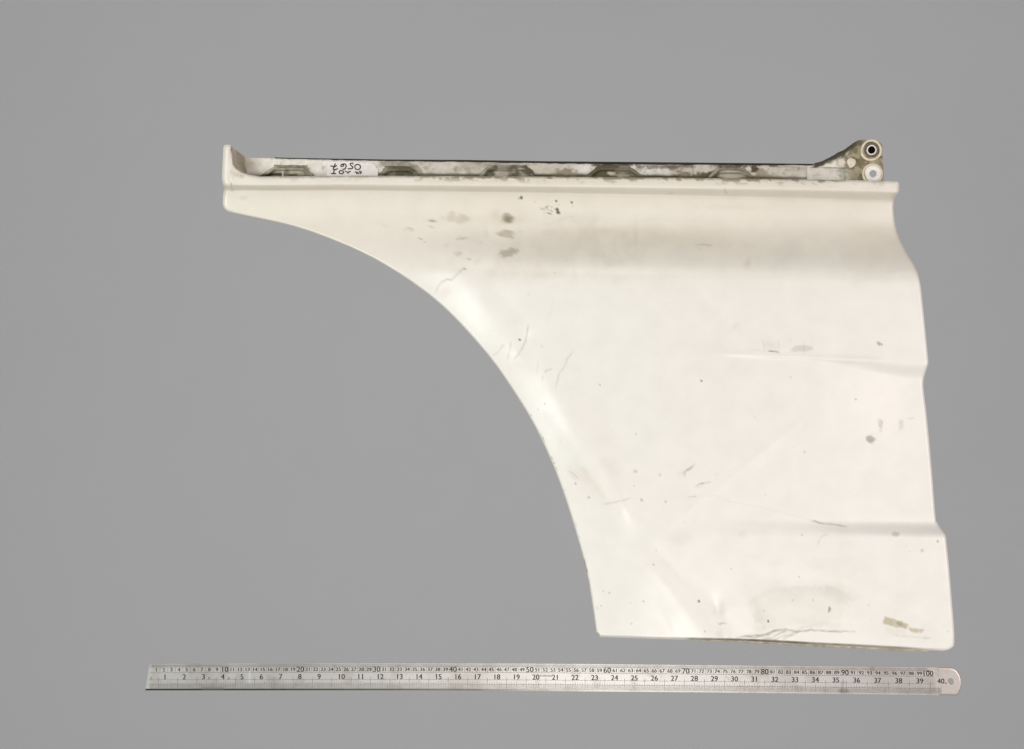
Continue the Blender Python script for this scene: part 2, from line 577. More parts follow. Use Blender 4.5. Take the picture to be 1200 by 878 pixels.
# fingerprints and smudges
for b in [(595.5, 256, 6.2, 4.6, .62, 10), (594, 260, 4.6, 3.6, .3, 30), (594, 274, 10.5, 4.4, .34, 4), (597, 296, 10.5, 4.8, .36, -10), (527, 254.5, 6.6, 5.6, .22, 0),
          (541.5, 256, 7, 5.6, .24, -15), (506, 259, 3.6, 1.7, .5, 0), (505.5, 266, 3, 1.4, .25, 20), (541, 279.5, 6.5, 1.6, .3, -6),
          (537, 297.5, 5, 2.6, .22, -15), (549, 304, 2.2, 1.3, .28, 0), (544, 315.5, 2, 1.1, .55, -20), (523, 289, 2.2, 3, .15, 0),
          (563, 284, 3, 2, .12, 0), (580, 252, 5, 5, .10, 0), (493, 280, 2, 1, .35, 10), (498, 284, 1.4, 1, .35, 0), (451, 265, 3, 2, .12, 0),
          (745, 276, 2.4, 13, .12, 0), (876, 309, 3.4, 5.5, .14, 20), (1020, 515, 5, 4, .42, 20), (1032, 499, 3.4, 6, .26, 0),
          (1056, 498, 3.4, 6, .17, 0), (1031, 403, 3.4, 2, .4, 40), (1050, 626, 4, 3, .3, 0), (1081, 645, 2, 2, .3, 0), (1099, 634, 1.6, 1.6, .4, 0),
          (862, 382, 6, 3, .08, -30), (744, 553, 2.6, 2, .28, 0), (773, 556.5, 2, 1.6, .28, 0), (752, 586, 1.8, 1.8, .3, 0), (780, 588, 1.6, 1.6, .28, 0),
          (843, 714, 7, 9, .10, 0), (846, 731, 6, 1.4, .28, 0), (843, 744, 3, 6, .14, 0), (972, 715, 1.8, 3.2, .55, 0), (890, 736, 7, 3.5, .12, 0),
          (983, 695, 16, 9, .10, 20), (905, 405, 9, 5, .09, 0), (940, 409, 12, 4, .22, 0), (285, 232, 5, 2, .14, 0), (276, 204, 7, 3.2, .26, 20),
          (283, 207, 4, 1.8, .3, 10), (800, 283, 60, 8, .07, 3), (730, 268, 40, 7, .06, 0), (795, 630, 14, 8, .06, 0), (870, 627, 9, 4, .07, 0),
          (716, 548, 14, 6, .06, 50), (860, 243, 40, 3, .05, 0)]:
    wr.blob(b[0], b[1], b[2], b[3], b[4] * 1.35, ang=b[5], col=(GRIME if b[4] > .3 else (0.30, .23, .14)), soft=(.34 if b[4] > .16 else .8), rough=.85)
for x, y, rx, ry, an in [(690, 562, 16, 6, 50), (672, 556, 9, 5, 40), (704, 575, 12, 4, 55), (522, 343, 8, 5, -30)]:
    wr.blob(x, y, rx, ry, .16, ang=an, col=(0.66, .47, .35), soft=.7)
wr.poly([(882, 700), (900, 690), (950, 686), (985, 690), (998, 704), (985, 722), (960, 736), (905, 738), (886, 728)], .11, (0.42, .36, .26), 4)
# grease print loop near the bottom
wr.line([(877, 698), (882, 708), (889, 720), (891, 734)], 8.5, .17, (0.34, .31, .23), .2)
wr.line([(880, 697), (905, 690), (945, 690), (985, 693)], 8, .10, (0.34, .31, .23), .2)
wr.line([(935, 729), (965, 732), (990, 736)], 5, .12, (0.34, .31, .23), .2)
# tan adhesive remains at the lower right
wr.poly([(1037, 723), (1051, 726), (1064, 732), (1062, 737), (1046, 734), (1034, 731.5)], .78, (0.45, .38, .26))
wr.poly([(1064, 735), (1074, 736.5), (1083.5, 738), (1080, 741.5), (1074, 743), (1067, 740)], .75, (0.47, .40, .28))
wr.poly([(1036, 735), (1062, 739), (1060, 744), (1038, 742)], .16, (0.5, .42, .30))
wr.blob(1054, 731, 4, 2, .4, ang=20)
wr.line([(1043, 744), (1062, 746), (1078, 747), (1092, 748)], 1.0, .38, GRIME, .6, .6)
wr.line([(1040, 742), (1056, 745)], .8, .2, TAN, .6, .6)
# scratches and cracks in the paint
BR = (0.30, 0.20, 0.13)
for pts, w, s, c in [
    ([(511, 344), (513, 337), (518, 330), (524, 327), (529, 328.5), (535, 322), (544, 315)], .85, .62, GRIME),
    ([(557, 311), (558, 307), (563, 305)], .8, .35, GRIME),
    ([(472, 271), (478, 267), (481, 267.5), (485, 270.5)], 1.2, .5, GRIME),
    ([(478, 271), (485, 271)], .9, .35, GRIME),
    ([(619, 381), (618, 391), (615, 402), (611, 410), (603, 421)], .8, .7, GRIME),
    ([(590, 403), (587, 408), (583, 413), (577, 418)], .8, .5, BR), ([(598, 400), (598, 408), (596, 416), (594, 421)], .9, .45, BR),
    ([(672, 411), (665, 421), (660, 432), (655, 438), (653, 446), (651, 456)], .85, .45, GRIME),
    ([(647, 432), (642, 434), (638, 437)], 1.0, .42, GRIME), ([(636, 440), (635, 446)], .9, .35, GRIME), ([(630, 422), (629, 438)], 1.0, .18, GRIME),
    ([(649, 350), (644, 366), (640, 380)], 1.0, .10, GRIME),
    ([(707, 590.5), (720, 588.5), (731, 586), (740, 583.5)], .8, .5, BR), ([(742, 583.5), (775, 583.5), (806, 582.5)], .7, .06, GRIME),
    ([(806, 582.7), (816, 582)], .8, .5, GRIME),
    ([(818, 582), (838, 581), (852, 587), (880, 592.5), (905, 598), (930, 604), (955, 611)], .8, .11, GRIME),
    ([(950, 610), (960, 612.5), (970, 614), (978, 614.8), (992, 617.5)], 1.0, .75, GRIME),
    ([(800, 556), (804, 552), (808, 549.2), (815, 544)], 1.6, .55, GREY), ([(805, 551), (808, 549), (811, 547)], 1.0, .8, GRIME),
    ([(802, 553), (803, 559)], 1.2, .4, GREY), ([(794, 557), (800, 553)], 1.5, .22, GREY),
    ([(814, 570), (820, 567.5), (824, 566.5), (833, 565)], .9, .55, BR), ([(822, 567), (825, 566)], 1.2, .6, GRIME), ([(815, 573), (824, 569)], 1.4, .16, BR),
    ([(900, 411.3), (905, 411.5), (913, 412.8)], .9, .9, BLACK), ([(893, 397), (895, 405), (897, 411)], .9, .28, GRIME), ([(912, 400), (914, 409)], 1.2, .16, GRIME),
    ([(942, 402), (943, 411)], 1.0, .22, GRIME), ([(881, 410), (896, 411)], .9, .2, GRIME), ([(925, 395), (926, 402)], .8, .15, GRIME),
    ([(958, 641), (960, 633), (964, 629), (971, 625)], .9, .3, GRIME),
    ([(816, 287.3), (824, 287), (834, 287.8)], 1.0, .5, GRIME), ([(816, 290), (822, 292)], .9, .2, GRIME), ([(784, 226.5), (791, 226)], .8, .35, GRIME),
    ([(849, 222), (850, 226), (853, 226)], .9, .55, GRIME), ([(569, 270), (571, 276), (573, 282)], 1.4, .2, GRIME),
    ([(607, 272.5), (613, 271)], .9, .4, GRIME), ([(632, 263), (648, 262), (657, 258), (664, 254)], 2.0, .14, GRIME),
    ([(666, 552), (672, 556), (678, 562)], 1.0, .35, BR), ([(670, 557), (674, 562)], .9, .3, BR), ([(682, 548), (690, 556)], 2.5, .10, BR),
    ([(1064, 490.5), (1071, 490.3)], .8, .35, GRIME),
    ([(862, 749), (866, 747), (872, 745.4), (890, 744.6), (900, 742.5), (906, 739.5), (914, 737.8), (925, 738), (934, 741), (941, 739.8), (950, 738.6), (962, 739.2), (985, 740), (1002, 740)], 1.1, .78, GRIME),
    ([(872, 746), (884, 746.5), (893, 745)], 1.3, .5, GRIME), ([(882, 750), (890, 746), (900, 744), (908, 740)], .9, .55, GRIME),
    ([(898, 750), (908, 746), (916, 741), (922, 738.5)], .9, .55, GRIME), ([(906, 751), (914, 747), (924, 744.5), (932, 742)], 1.0, .6, GRIME),
    ([(916, 749), (924, 746.5), (931, 744), (936, 741)], .9, .5, GRIME), ([(893, 748), (902, 748.5), (908, 749.5)], 1.0, .55, GRIME),
    ([(905, 739), (920, 740)], 1.4, .35, GRIME)]:
    wr.line(pts, w, s, c, wob=.6)
# specks
for x, y, r, s in [(653, 245.6, 1.9, .95), (654, 249, 2.1, .95), (651.7, 235.7, 1.1, .9), (670, 237.4, 1.4, .95), (611, 231.8, 1.9, .85), (608, 233, 1.6, .4),
                   (645.5, 251, 1.1, .8), (640, 243, .9, .5), (633, 244, 1.0, .4), (627, 237, 1.1, .35), (671, 242, .9, .5), (669, 253.7, 1, .5), (655, 240, .8, .5),
                   (609, 398.2, 1.3, .95), (635, 406, 1, .4), (703, 451, 1.1, .7), (822, 446.4, 1.2, .9), (638.5, 473.4, 1.1, .7), (630.5, 480, 1.2, .4),
                   (745, 508.6, 1, .6), (679, 433, .8, .3), (619.5, 345, 1, .5), (650, 320, 1, .45), (674.5, 567, 1.1, .8), (690, 583, 1.3, .8), (743, 569.5, .9, .5),
                   (943, 529.5, 1.2, .6), (1002.8, 468, 1.4, .6), (927, 442.5, 1.2, .4), (819, 704.5, 1.4, .95), (765.8, 661.8, 1.2, .7), (754, 705, 1.2, .7),
                   (714, 695, 1.1, .7), (707, 693, 1, .5), (704.6, 710, 1, .6), (700, 712.5, 1, .5), (739, 707, 1, .4), (740, 731, 1.3, .4), (826, 740, 1.1, .6),
                   (857, 667, 1.2, .4), (936.5, 676, 1.1, .6), (900.3, 728, 1.3, .95), (769, 645, 1, .4), (940, 627, 1.2, .6), (897, 580, 1, .3), (840, 556, .9, .35),
                   (943, 497, .8, .3), (895, 716, 1.1, .5), (884, 722, .9, .5), (929, 703.5, 1.2, .4), (953, 703.5, 1.2, .4), (1018, 709, 1, .4), (1111, 740, 1.2, .3)]:
    wr.blob(x, y, r, r, s if s > .8 else s * .7, col=BLACK if s > .8 else GRIME, soft=.5, rough=.15)
rs = np.random.RandomState(3)
for _ in range(26):
    a, r = rs.rand() * 6.28, 8.5 * math.sqrt(rs.rand())
    wr.blob(643 + r * math.cos(a), 246 + r * math.sin(a) * .7, .8, .8, .35 + .3 * rs.rand(), soft=.5, rough=.1)
for _ in range(60):
    t, s = rs.rand(), rs.rand()
    i, j = int(t * (NR - 1)), int(s * (NC - 1))
    wr.blob(U[i, j], V[i, j], .7 + .4 * rs.rand(), .7 + .4 * rs.rand(), .06 + .18 * rs.rand() ** 3, soft=.6, rough=.2)
# worn bare edge: arch, bottom
m_arch = (arch_d < 9)
wr.mix(np.where(m_arch, (1 - sstep(.3, 1.3, arch_d)) * 0.34, 0), (0.26, .20, .13))
wr.mix(np.where(m_arch, sstep(1.4, 2.2, arch_d) * (1 - sstep(2.6, 4.0, arch_d)) * sstep(.63, .70, fbm(U, V, 6, 95)) * .5 * sstep(430, 480, V), 0), GRIME)
wr.line([(684.5, 656), (686.5, 664), (688, 671)], 1.5, .8, BR, .2, .6)
wr.line([(689.5, 678), (691, 690)], 1.2, .4, BR, .4)
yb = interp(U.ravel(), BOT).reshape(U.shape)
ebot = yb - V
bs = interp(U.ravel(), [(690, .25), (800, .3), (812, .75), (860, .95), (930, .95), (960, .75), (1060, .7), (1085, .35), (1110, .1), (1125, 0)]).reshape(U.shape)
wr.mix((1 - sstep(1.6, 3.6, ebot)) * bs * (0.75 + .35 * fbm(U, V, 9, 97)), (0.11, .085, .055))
wr.blob(700, 743, 1.4, 2, .6, col=BR)

# ---- mesh with turned-down flange and return lip
panel = empty('fender_panel', 'large dented cream-white vehicle wing panel with curved wheel-arch cutout and dirty top rail', 'vehicle panel')
k = (CAM_H - Z) / CAM_H / PXM
X, Y = (U - 600) * k, (439 - V) * k
verts = np.c_[X.ravel(), Y.ravel(), Z.ravel()]
ii = np.arange(NR * NC).reshape(NR, NC)
quads = np.c_[ii[:-1, :-1].ravel(), ii[1:, :-1].ravel(), ii[1:, 1:].ravel(), ii[:-1, 1:].ravel()]
loop = ii[loop_rows, loop_cols]
n = len(loop)
bx, by, bz = X.ravel()[loop], Y.ravel()[loop], Z.ravel()[loop]
# outward normals (loop runs clockwise seen from above)
sm = 7
kern = np.ones(sm) / sm
tx = np.convolve(np.r_[bx[-sm:], bx, bx[:sm]], kern, 'same')[sm:-sm]
ty = np.convolve(np.r_[by[-sm:], by, by[:sm]], kern, 'same')[sm:-sm]
dx, dy = np.roll(tx, -2) - np.roll(tx, 2), np.roll(ty, -2) - np.roll(ty, 2)
ln = np.hypot(dx, dy) + 1e-9
ox, oy = -dy / ln, dx / ln
depth = np.full(n, 0.020)
is_bot = loop_rows == NR - 1
depth[is_bot] = bz[is_bot] - 0.0006
dsm = np.convolve(np.r_[depth[-40:], depth, depth[:40]], np.ones(25) / 25, 'same')[40:-40]
depth = np.minimum(dsm, bz - 0.0006)
rings = [(0.0, 0.15), (-0.0008, 0.6), (-0.0016, 1.0), (-0.004, 1.02), (-0.011, 1.02)]
col_edge = wr.c.reshape(-1, 4)[loop]
allv, allc, prev, faces = [verts], [wr.c.reshape(-1, 4)], loop, [quads]
base = len(verts)
for off, fr in rings:
    z = np.maximum(bz - depth * fr, 0.0004)
    allv.append(np.c_[bx + ox * off, by + oy * off, z])
    allc.append(col_edge)
    cur = np.arange(base, base + n)
    faces.append(np.c_[prev, cur, np.roll(cur, -1), np.roll(prev, -1)])
    prev = cur
    base += n
verts = np.vstack(allv)
faces = np.vstack(faces)
faces = faces[:, ::1]


def fast_mesh(name, verts, quads, mat, parent, wear_shade, smooth=True):
    me = bpy.data.meshes.new(name)
    me.vertices.add(len(verts))
    me.vertices.foreach_set('co', np.ascontiguousarray(verts, dtype=np.float32).ravel())
    nq = len(quads)
    me.loops.add(nq * 4)
    me.loops.foreach_set('vertex_index', np.ascontiguousarray(quads, dtype=np.int32).ravel())
    me.polygons.add(nq)
    me.polygons.foreach_set('loop_start', np.arange(0, nq * 4, 4, dtype=np.int32))
    me.polygons.foreach_set('use_smooth', np.full(nq, smooth))
    me.update(calc_edges=True)
    me.validate()
    if wear_shade is not None:
        a = me.attributes.new('wear_shade', 'FLOAT_COLOR', 'POINT')
        a.data.foreach_set('color', np.ascontiguousarray(wear_shade, dtype=np.float32).ravel())
    me.materials.append(mat)
    return link(bpy.data.objects.new(name, me), parent)


skin = fast_mesh('skin', verts, faces, M_SKIN, panel, np.vstack(allc))

# ------------------------------------------------------------------ mounting rail behind the lip
RAIL_T = [(280, 184.6), (290, 184.8), (355, 186.3), (450, 187.9), (540, 188.4), (640, 190.0), (800, 191.4), (900, 192.4), (960, 193.2), (1000, 193.8)]
RZ = 0.014
nx, ny = 620, 30
ru = np.linspace(283, 990, nx)[None, :] * np.ones((ny, 1))
rt = np.linspace(0, 1, ny)[:, None] * np.ones((1, nx))
rv0 = interp(ru.ravel(), RAIL_T).reshape(ru.shape)
rv1 = interp(ru.ravel(), TOP).reshape(ru.shape) + 12
rv = rv0 * (1 - rt) + rv1 * rt
rw = WearShade(ru, rv, (0.82, 0.79, 0.74))
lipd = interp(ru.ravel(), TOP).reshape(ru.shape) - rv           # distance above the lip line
rw.mix(0.5 * sstep(.40, .66, fbm(ru, rv, 28, 201, 2.5)), (0.48, .42, .33))
rw.mix(sstep(330, 285, ru) * .4, (0.52, .46, .36))
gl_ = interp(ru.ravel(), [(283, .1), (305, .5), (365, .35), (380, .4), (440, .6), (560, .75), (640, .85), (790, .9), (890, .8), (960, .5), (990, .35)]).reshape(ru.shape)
rw.mix((1 - sstep(1.0, 3.6 + 3.0 * vnoise(ru, rv, 8, 8, 203), lipd)) * gl_ * 1.25, (0.085, .07, .04))  # grime along the lip line, deepened to paint the lip's shadow
rw.mix(sstep(362, 370, ru) * (1 - sstep(384, 392, ru)) * .5, (0.84, .81, .78))
rw.mix((1 - sstep(0, 4.0, rv - rv0)) * sstep(600, 900, ru) * .45 * vnoise(ru, rv, 14, 4, 204), GRIME)
rw.mix(sstep(.56, .70, fbm(ru, rv, 12, 207, 1.6)) * .7 * sstep(430, 700, ru) * (1 - sstep(880, 930, ru)), GRIME)
rw.mix(sstep(.64, .74, fbm(ru, rv, 6, 209)) * .35, GRIME)
for b in [(466, 193, 24, 3.5, .5, 3), (595, 193, 30, 2.2, .25, 0), (720, 193, 26, 2.4, .75, 0), (778, 195, 30, 3.2, .5, 0), (750, 197, 6, 5, .3, 0),
          (855, 195, 20, 3.4, .75, 0), (828, 205, 14, 3, .8, 0), (884, 198, 3.5, 4.5, .9, -30), (886, 193, 8, 2, .85, 0), (905, 194, 6, 1.6, .7, 0),
          (489, 199, 8, 4, .4, 30), (550, 202, 2, 5, .15, 0), (505, 205, 20, 1.5, .3, 0), (955, 206, 5, 1.2, .35, 0), (930, 199, 14, 2, .2, 0)]:
    rw.blob(b[0], b[1], b[2], b[3], b[4] * 1.2, ang=b[5], rough=.8, col=(0.11, .09, .055))
for pts, w, s in [([(811, 195), (812, 201), (813, 208)], 1.2, .9), ([(754, 204), (757, 198), (765, 195), (778, 196), (800, 195), (810, 197)], 1.0, .7),
                  ([(866, 199), (874, 201), (880, 207)], 1.2, .9), ([(840, 199), (852, 199), (866, 198.5)], 1.4, .9), ([(690, 193), (694, 200)], .9, .4),
                  ([(795, 206), (803, 202), (808, 205)], 1.3, .8), ([(838, 199), (833, 204), (826, 207)], 1.8, .85), ([(900, 195.5), (945, 196.5), (975, 197)], .8, .55),
                  ([(549, 190), (550, 204)], .8, .25), ([(288.5, 186), (289.5, 204)], 1.2, .25)]:
    rw.line(pts, w, s, (0.10, .08, .05), wob=.7)
k = (CAM_H - RZ) / CAM_H / PXM
rX, rY = (ru - 600) * k, (439 - rv) * k
rZ = RZ + 0.0005 * (fbm(ru, rv, 22, 211) - .5)
rZ[0] -= 0.0006


def closed_plate(name, gx, gy, gz, wear_shade, mat, parent, zbot, keep=None):
    """heightfield top with side walls down to zbot"""
    r, c = gx.shape
    idx = np.arange(r * c).reshape(r, c)
    q = np.c_[idx[:-1, :-1].ravel(), idx[1:, :-1].ravel(), idx[1:, 1:].ravel(), idx[:-1, 1:].ravel()]
    if keep is not None:
        q = q[keep[:-1, :-1].ravel()]
    lr = np.r_[np.zeros(c, int), np.arange(1, r), np.full(c - 1, r - 1), np.arange(r - 2, 0, -1)]
    lc = np.r_[np.arange(c), np.full(r - 1, c - 1), np.arange(c - 2, -1, -1), np.zeros(r - 2, int)]
    lp = idx[lr, lc]
    v = np.c_[gx.ravel(), gy.ravel(), gz.ravel()]
    vb = np.c_[gx[lr, lc], gy[lr, lc], np.full(len(lp), zbot)]
    vt = np.c_[gx[lr, lc], gy[lr, lc], gz[lr, lc] - 0.0002]
    b0 = len(v)
    m = len(lp)
    t0 = np.arange(b0, b0 + m)
    t1 = np.arange(b0 + m, b0 + 2 * m)
    side = np.c_[t0, t1, np.roll(t1, -1), np.roll(t0, -1)]
    w = wear_shade.reshape(-1, 4)
    return fast_mesh(name, np.vstack([v, vt, vb]), np.vstack([q, side]), mat, parent, np.vstack([w, w[lp], w[lp]]))


rail = closed_plate('rail', rX, rY, rZ, rw.c, M_RAIL, panel, 0.0003)

# black rubber seal along the rail's outer edge
su_ = np.linspace(322, 952, 220)
sv_ = interp(su_, RAIL_T)
rs = np.random.RandomState(5)
sw = interp(su_, [(322, .7), (360, 1.0), (450, 1.7), (640, 2.3), (800, 2.5), (900, 2.0), (952, 1.2)]) + vnoise(su_, su_ * 0, 7, 7, 301) * .8 - .4
gu = np.stack([su_, su_, su_, su_])
gv = np.stack([sv_ - .9, sv_ - .6, sv_ - .6 + sw * .8, sv_ - .6 + sw])
gz = np.stack([np.full(220, RZ + .0002), np.full(220, RZ + .0022), np.full(220, RZ + .0022), np.full(220, RZ + .0002)])
k = (CAM_H - RZ) / CAM_H / PXM
closed_plate('seal_strip', (gu - 600) * k, (439 - gv) * k, gz, np.ones(gu.shape + (4,)), M_RUBBER, panel, RZ - .004)

# raised hat-shaped bosses on the rail
BOSSES = [  # foot left/right, crown left/right, crown top y, foot y
    (304, 368, 324, 358, 195.2, 209), (440, 494, 453, 481, 196.6, 208), (559, 629, 574, 617, 195.4, 209), (686, 754, 702, 735, 195.6, 210),
    (829, 882, 841, 870, 198.6, 211)]
for bi, (fl, fr_, cl, cr, ct, fy) in enumerate(BOSSES):
    c, r = 90, 26
    s = np.linspace(0, 1, c)[None, :] * np.ones((r, 1))
    t = np.linspace(0, 1, r)[:, None] * np.ones((1, c))
    vv = (ct - 2.2) * (1 - t) + (fy + 4) * t
    # edges run from crown corners out to the feet
    q = np.clip((vv - ct) / (206.5 - ct), 0, 1) ** 0.9
    le = cl - 3 + (fl - cl + 3) * q
    re = cr + 3 + (fr_ - cr - 3) * q
    le = le + (fbm(vv, vv * 0, 5, 450 + bi) - .5) * 5
    re = re + (fbm(vv, vv * 0, 5, 460 + bi) - .5) * 5
    uu = le * (1 - s) + re * s
    edge = np.minimum(np.minimum((uu - le) * .8, (re - uu) * .8), (vv - (ct - 2.2)) * 1.3)
    zz = RZ - .0004 + 0.0105 * sstep(0, 5.2, edge + 1.6 * (fbm(uu, vv, 8, 470 + bi) - .5)) - 0.0065 * sstep(5.5, 8.5, edge) * sstep(ct + 3, ct + 6, vv)
    zz += 0.0008 * (fbm(uu, vv, 9, 400 + bi) - .5)
    bw = WearShade(uu, vv, (0.56, 0.52, 0.43) if bi in (0, 4) else (0.50, .47, .39))
    if bi == 1:
        bw.mix(np.full(uu.shape, .45), (0.20, .18, .11))
    n1 = fbm(uu, vv, 10, 420 + bi, 1.4)
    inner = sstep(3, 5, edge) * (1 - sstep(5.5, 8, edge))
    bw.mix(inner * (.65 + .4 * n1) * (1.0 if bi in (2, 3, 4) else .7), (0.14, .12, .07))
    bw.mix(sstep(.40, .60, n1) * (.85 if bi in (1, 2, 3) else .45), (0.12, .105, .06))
    bw.mix((1 - sstep(.5, 4, interp(uu.ravel(), TOP).reshape(uu.shape) - vv)) * (.3 + .6 * vnoise(uu, vv, 7, 7, 440 + bi)) * .9, (0.08, .065, .04))  # grime and painted lip shadow at the boss foot
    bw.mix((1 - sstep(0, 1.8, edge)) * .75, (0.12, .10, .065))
    if bi == 0:
        bw.line([(325, 196), (342, 195.6), (358, 196)], 1.3, .85, (0.10, .08, .05))
        bw.line([(356, 196), (364, 203)], 2.6, .6, (0.14, .12, .08))
        bw.line([(303, 206.2), (312, 205.2), (322, 204.4), (330, 204.2)], 2.2, 1.2, (0.05, .042, .025), .1, 0, False)
        bw.line([(333, 204.4), (340, 205), (347, 205)], 1.8, 1.1, (0.05, .042, .025), .2, .5, False)
        bw.line([(331.2, 198), (331.4, 209)], 1.0, .95, (0.74, .70, .60), 0)
        bw.blob(336, 202, 3, 3.4, .6)
    if bi == 2:
        bw.blob(588, 203.5, 8, 4.5, .85, col=(0.60, .55, .47))
        bw.blob(611, 200, 5, 4, .6, col=(0.60, .57, .50), ang=40)
        bw.line([(612, 198), (617, 205)], 1.6, .8, (0.12, .11, .06))
        bw.blob(577, 204, 3, 2.6, .8, col=(0.08, .08, .04))
    if bi == 3:
        bw.mix(np.full(uu.shape, .45), (0.13, .115, .07))
        bw.blob(716, 203, 4.5, 2.0, .95, col=(0.78, .72, .58), rough=.6)
        bw.blob(729, 205.5, 9, 2.2, .6, col=(0.58, .52, .40), rough=.6)
    if bi == 4:
        bw.blob(857, 204.5, 17, 4.5, .85, col=(0.62, .57, .49), soft=.2, rough=.15)
        bw.line([(838, 206), (843, 200), (850, 198.5), (866, 199)], 1.6, .9, (0.10, .085, .05))
    kz = (CAM_H - zz) / CAM_H / PXM
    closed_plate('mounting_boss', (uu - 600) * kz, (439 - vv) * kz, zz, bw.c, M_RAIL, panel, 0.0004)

# ------------------------------------------------------------------ inner wall joining the fin at the left end to the rail
A = smooth_poly([(270.0, 170.8), (270.4, 180), (271.8, 189), (276.2, 196.6), (283.0, 201.6), (291, 205.0)], 40)
Bc = smooth_poly([(288.2, 184.8), (288.8, 190), (289.2, 196), (289.8, 201), (290.6, 206), (292, 209)], 40)
nt_ = 16
tt = np.linspace(0, 1, nt_)[:, None, None]
PX = A[None] * (1 - tt) + Bc[None] * tt
wz = (0.0535 - 0.003) * (1 - tt[..., 0]) + (RZ - .0006) * tt[..., 0] + 0 * PX[..., 0]
wz = wz - 0.006 * np.sin(np.pi * tt[..., 0]) * np.ones_like(PX[..., 0])
ew = WearShade(PX[..., 0], PX[..., 1], (0.52, .47, .37))
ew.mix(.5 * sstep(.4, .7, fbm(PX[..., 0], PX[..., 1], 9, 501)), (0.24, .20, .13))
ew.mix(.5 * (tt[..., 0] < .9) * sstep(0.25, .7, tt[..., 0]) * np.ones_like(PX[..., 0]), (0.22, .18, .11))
kz = (CAM_H - wz) / CAM_H / PXM
closed_plate('end_wall', (PX[..., 0] - 600) * kz, (439 - PX[..., 1]) * kz, wz, ew.c, M_RAIL, panel, 0.0004)

# ------------------------------------------------------------------ bracket at the right end of the rail
BR_T = smooth_poly([(946, 193.2), (950, 192.4), (960.5, 189.6), (973.8, 184.2), (986, 177), (997.4, 170.2), (1005.6, 165.2), (1009.7, 163.9), (1018, 163.5),
                    (1027, 164.2), (1032.0, 166.3)], 200)
c, r = 150, 70
BZ = 0.024
buu = np.linspace(946, 1035.2, c)[None, :] * np.ones((r, 1))
bt = np.linspace(0, 1, r)[:, None] * np.ones((1, c))
tv = np.interp(buu.ravel(), np.r_[BR_T[:, 0], 1033.2, 1035.2], np.r_[BR_T[:, 1], 167.6, 170.5]).reshape(buu.shape)
tv = tv + (fbm(buu, buu * 0, 9, 611) - .5) * 3.4 * sstep(948, 975, buu)
bvv = tv * (1 - bt) + 219 * bt
buu = buu + (bvv - 190) * 0.045 * sstep(1000, 1035, buu)
up = sstep(950, 1004, buu)
edge = np.minimum((bvv - tv), (buu.max(1)[:, None] - buu) * 1.0)
bz_ = RZ + .0014 + (BZ - RZ) * up * sstep(0, 9, edge + 2) - 0.004 * (1 - sstep(0, 2.0, edge))
# ledge in line with the rail, and the shallow pocket to its right
bz_ = np.where((bvv > 196.5) & (buu < 990), RZ + .0022 + .0 * bz_, bz_)
bz_ += 0.0006 * (fbm(buu, bvv, 12, 601) - .5)
kw = WearShade(buu, bvv, (0.80, .76, .69))
olive = sstep(982, 1000, buu) * (1 - 0 * buu)
kw.mix(olive * (.72 + .25 * fbm(buu, bvv, 14, 603)), (0.27, .235, .14))
kw.mix((1 - sstep(4, 9, edge + 7 * (fbm(buu, bvv, 8, 605) - .5))) * sstep(947, 956, buu) * (1 - sstep(1000, 1010, buu)) * 1.0, (0.085, .07, .045))  # shade of the side wall painted dark along the upper left slope
kw.mix((1 - sstep(1, 6, edge)) * sstep(1003, 1012, buu) * .6, (0.60, .52, .40))
kw.mix(sstep(.46, .62, fbm(buu, bvv, 8, 607)) * .75 * sstep(975, 995, buu), (0.14, .11, .065))
kw.mix(((buu < 990) & (bvv > 196.8)) * .8, (0.74, .71, .65))
kw.line([(946, 196.6), (965, 196.6), (981, 196.9)], .7, .6, (0.15, .12, .08))
kw.line([(990.3, 198), (990.3, 211)], .8, .7, (0.20, .17, .10))
kw.line([(981, 192), (981, 188), (984, 185.5), (989, 184.5), (993, 185.5), (997, 184), (1001, 184.3), (1004, 187), (1006.5, 192)], .8, .8, (0.10, .08, .05), wob=.5)
kw.line([(981, 196.8), (986, 197.6), (990, 197.4), (996, 198), (1001, 198)], .9, .8, (0.10, .08, .05), wob=.5)
kw.line([(980, 202), (983, 199.6), (985, 199.8)], .8, .55, GRIME, wob=.4)
kw.line([(980, 204), (984, 206.4)], .8, .5, GRIME, wob=.4)
kw.blob(984.5, 206.4, 1, .8, .8, col=BLACK)
kw.line([(952, 206), (961, 205.5)], 1.0, .4, GRIME, wob=.8)
kw.blob(1031, 176, 3.6, 4.2, .85, col=(0.09, .07, .045))
kw.line([(1034.0, 170), (1034.6, 180), (1035.6, 195), (1036.4, 210)], 1.0, .75, (0.70, .62, .50), .1)
for _ in range(30):
    a = _rng.rand(2)
    kw.blob(992 + 40 * a[0], 168 + 40 * a[1], 1.2, 1.0, .5, col=(0.15, .12, .07))
kz = (CAM_H - bz_) / CAM_H / PXM
HOLES = [(1021.4, 175.8), (1023.4, 204.4)]
keep = (np.hypot(buu - HOLES[0][0], bvv - HOLES[0][1]) > 7.5) & (np.hypot(buu - HOLES[1][0], bvv - HOLES[1][1]) > 6.5)
bracket = closed_plate('hinge_bracket', (buu - 600) * kz, (439 - bvv) * kz, bz_, kw.c, M_RAIL, panel, 0.0004, keep)


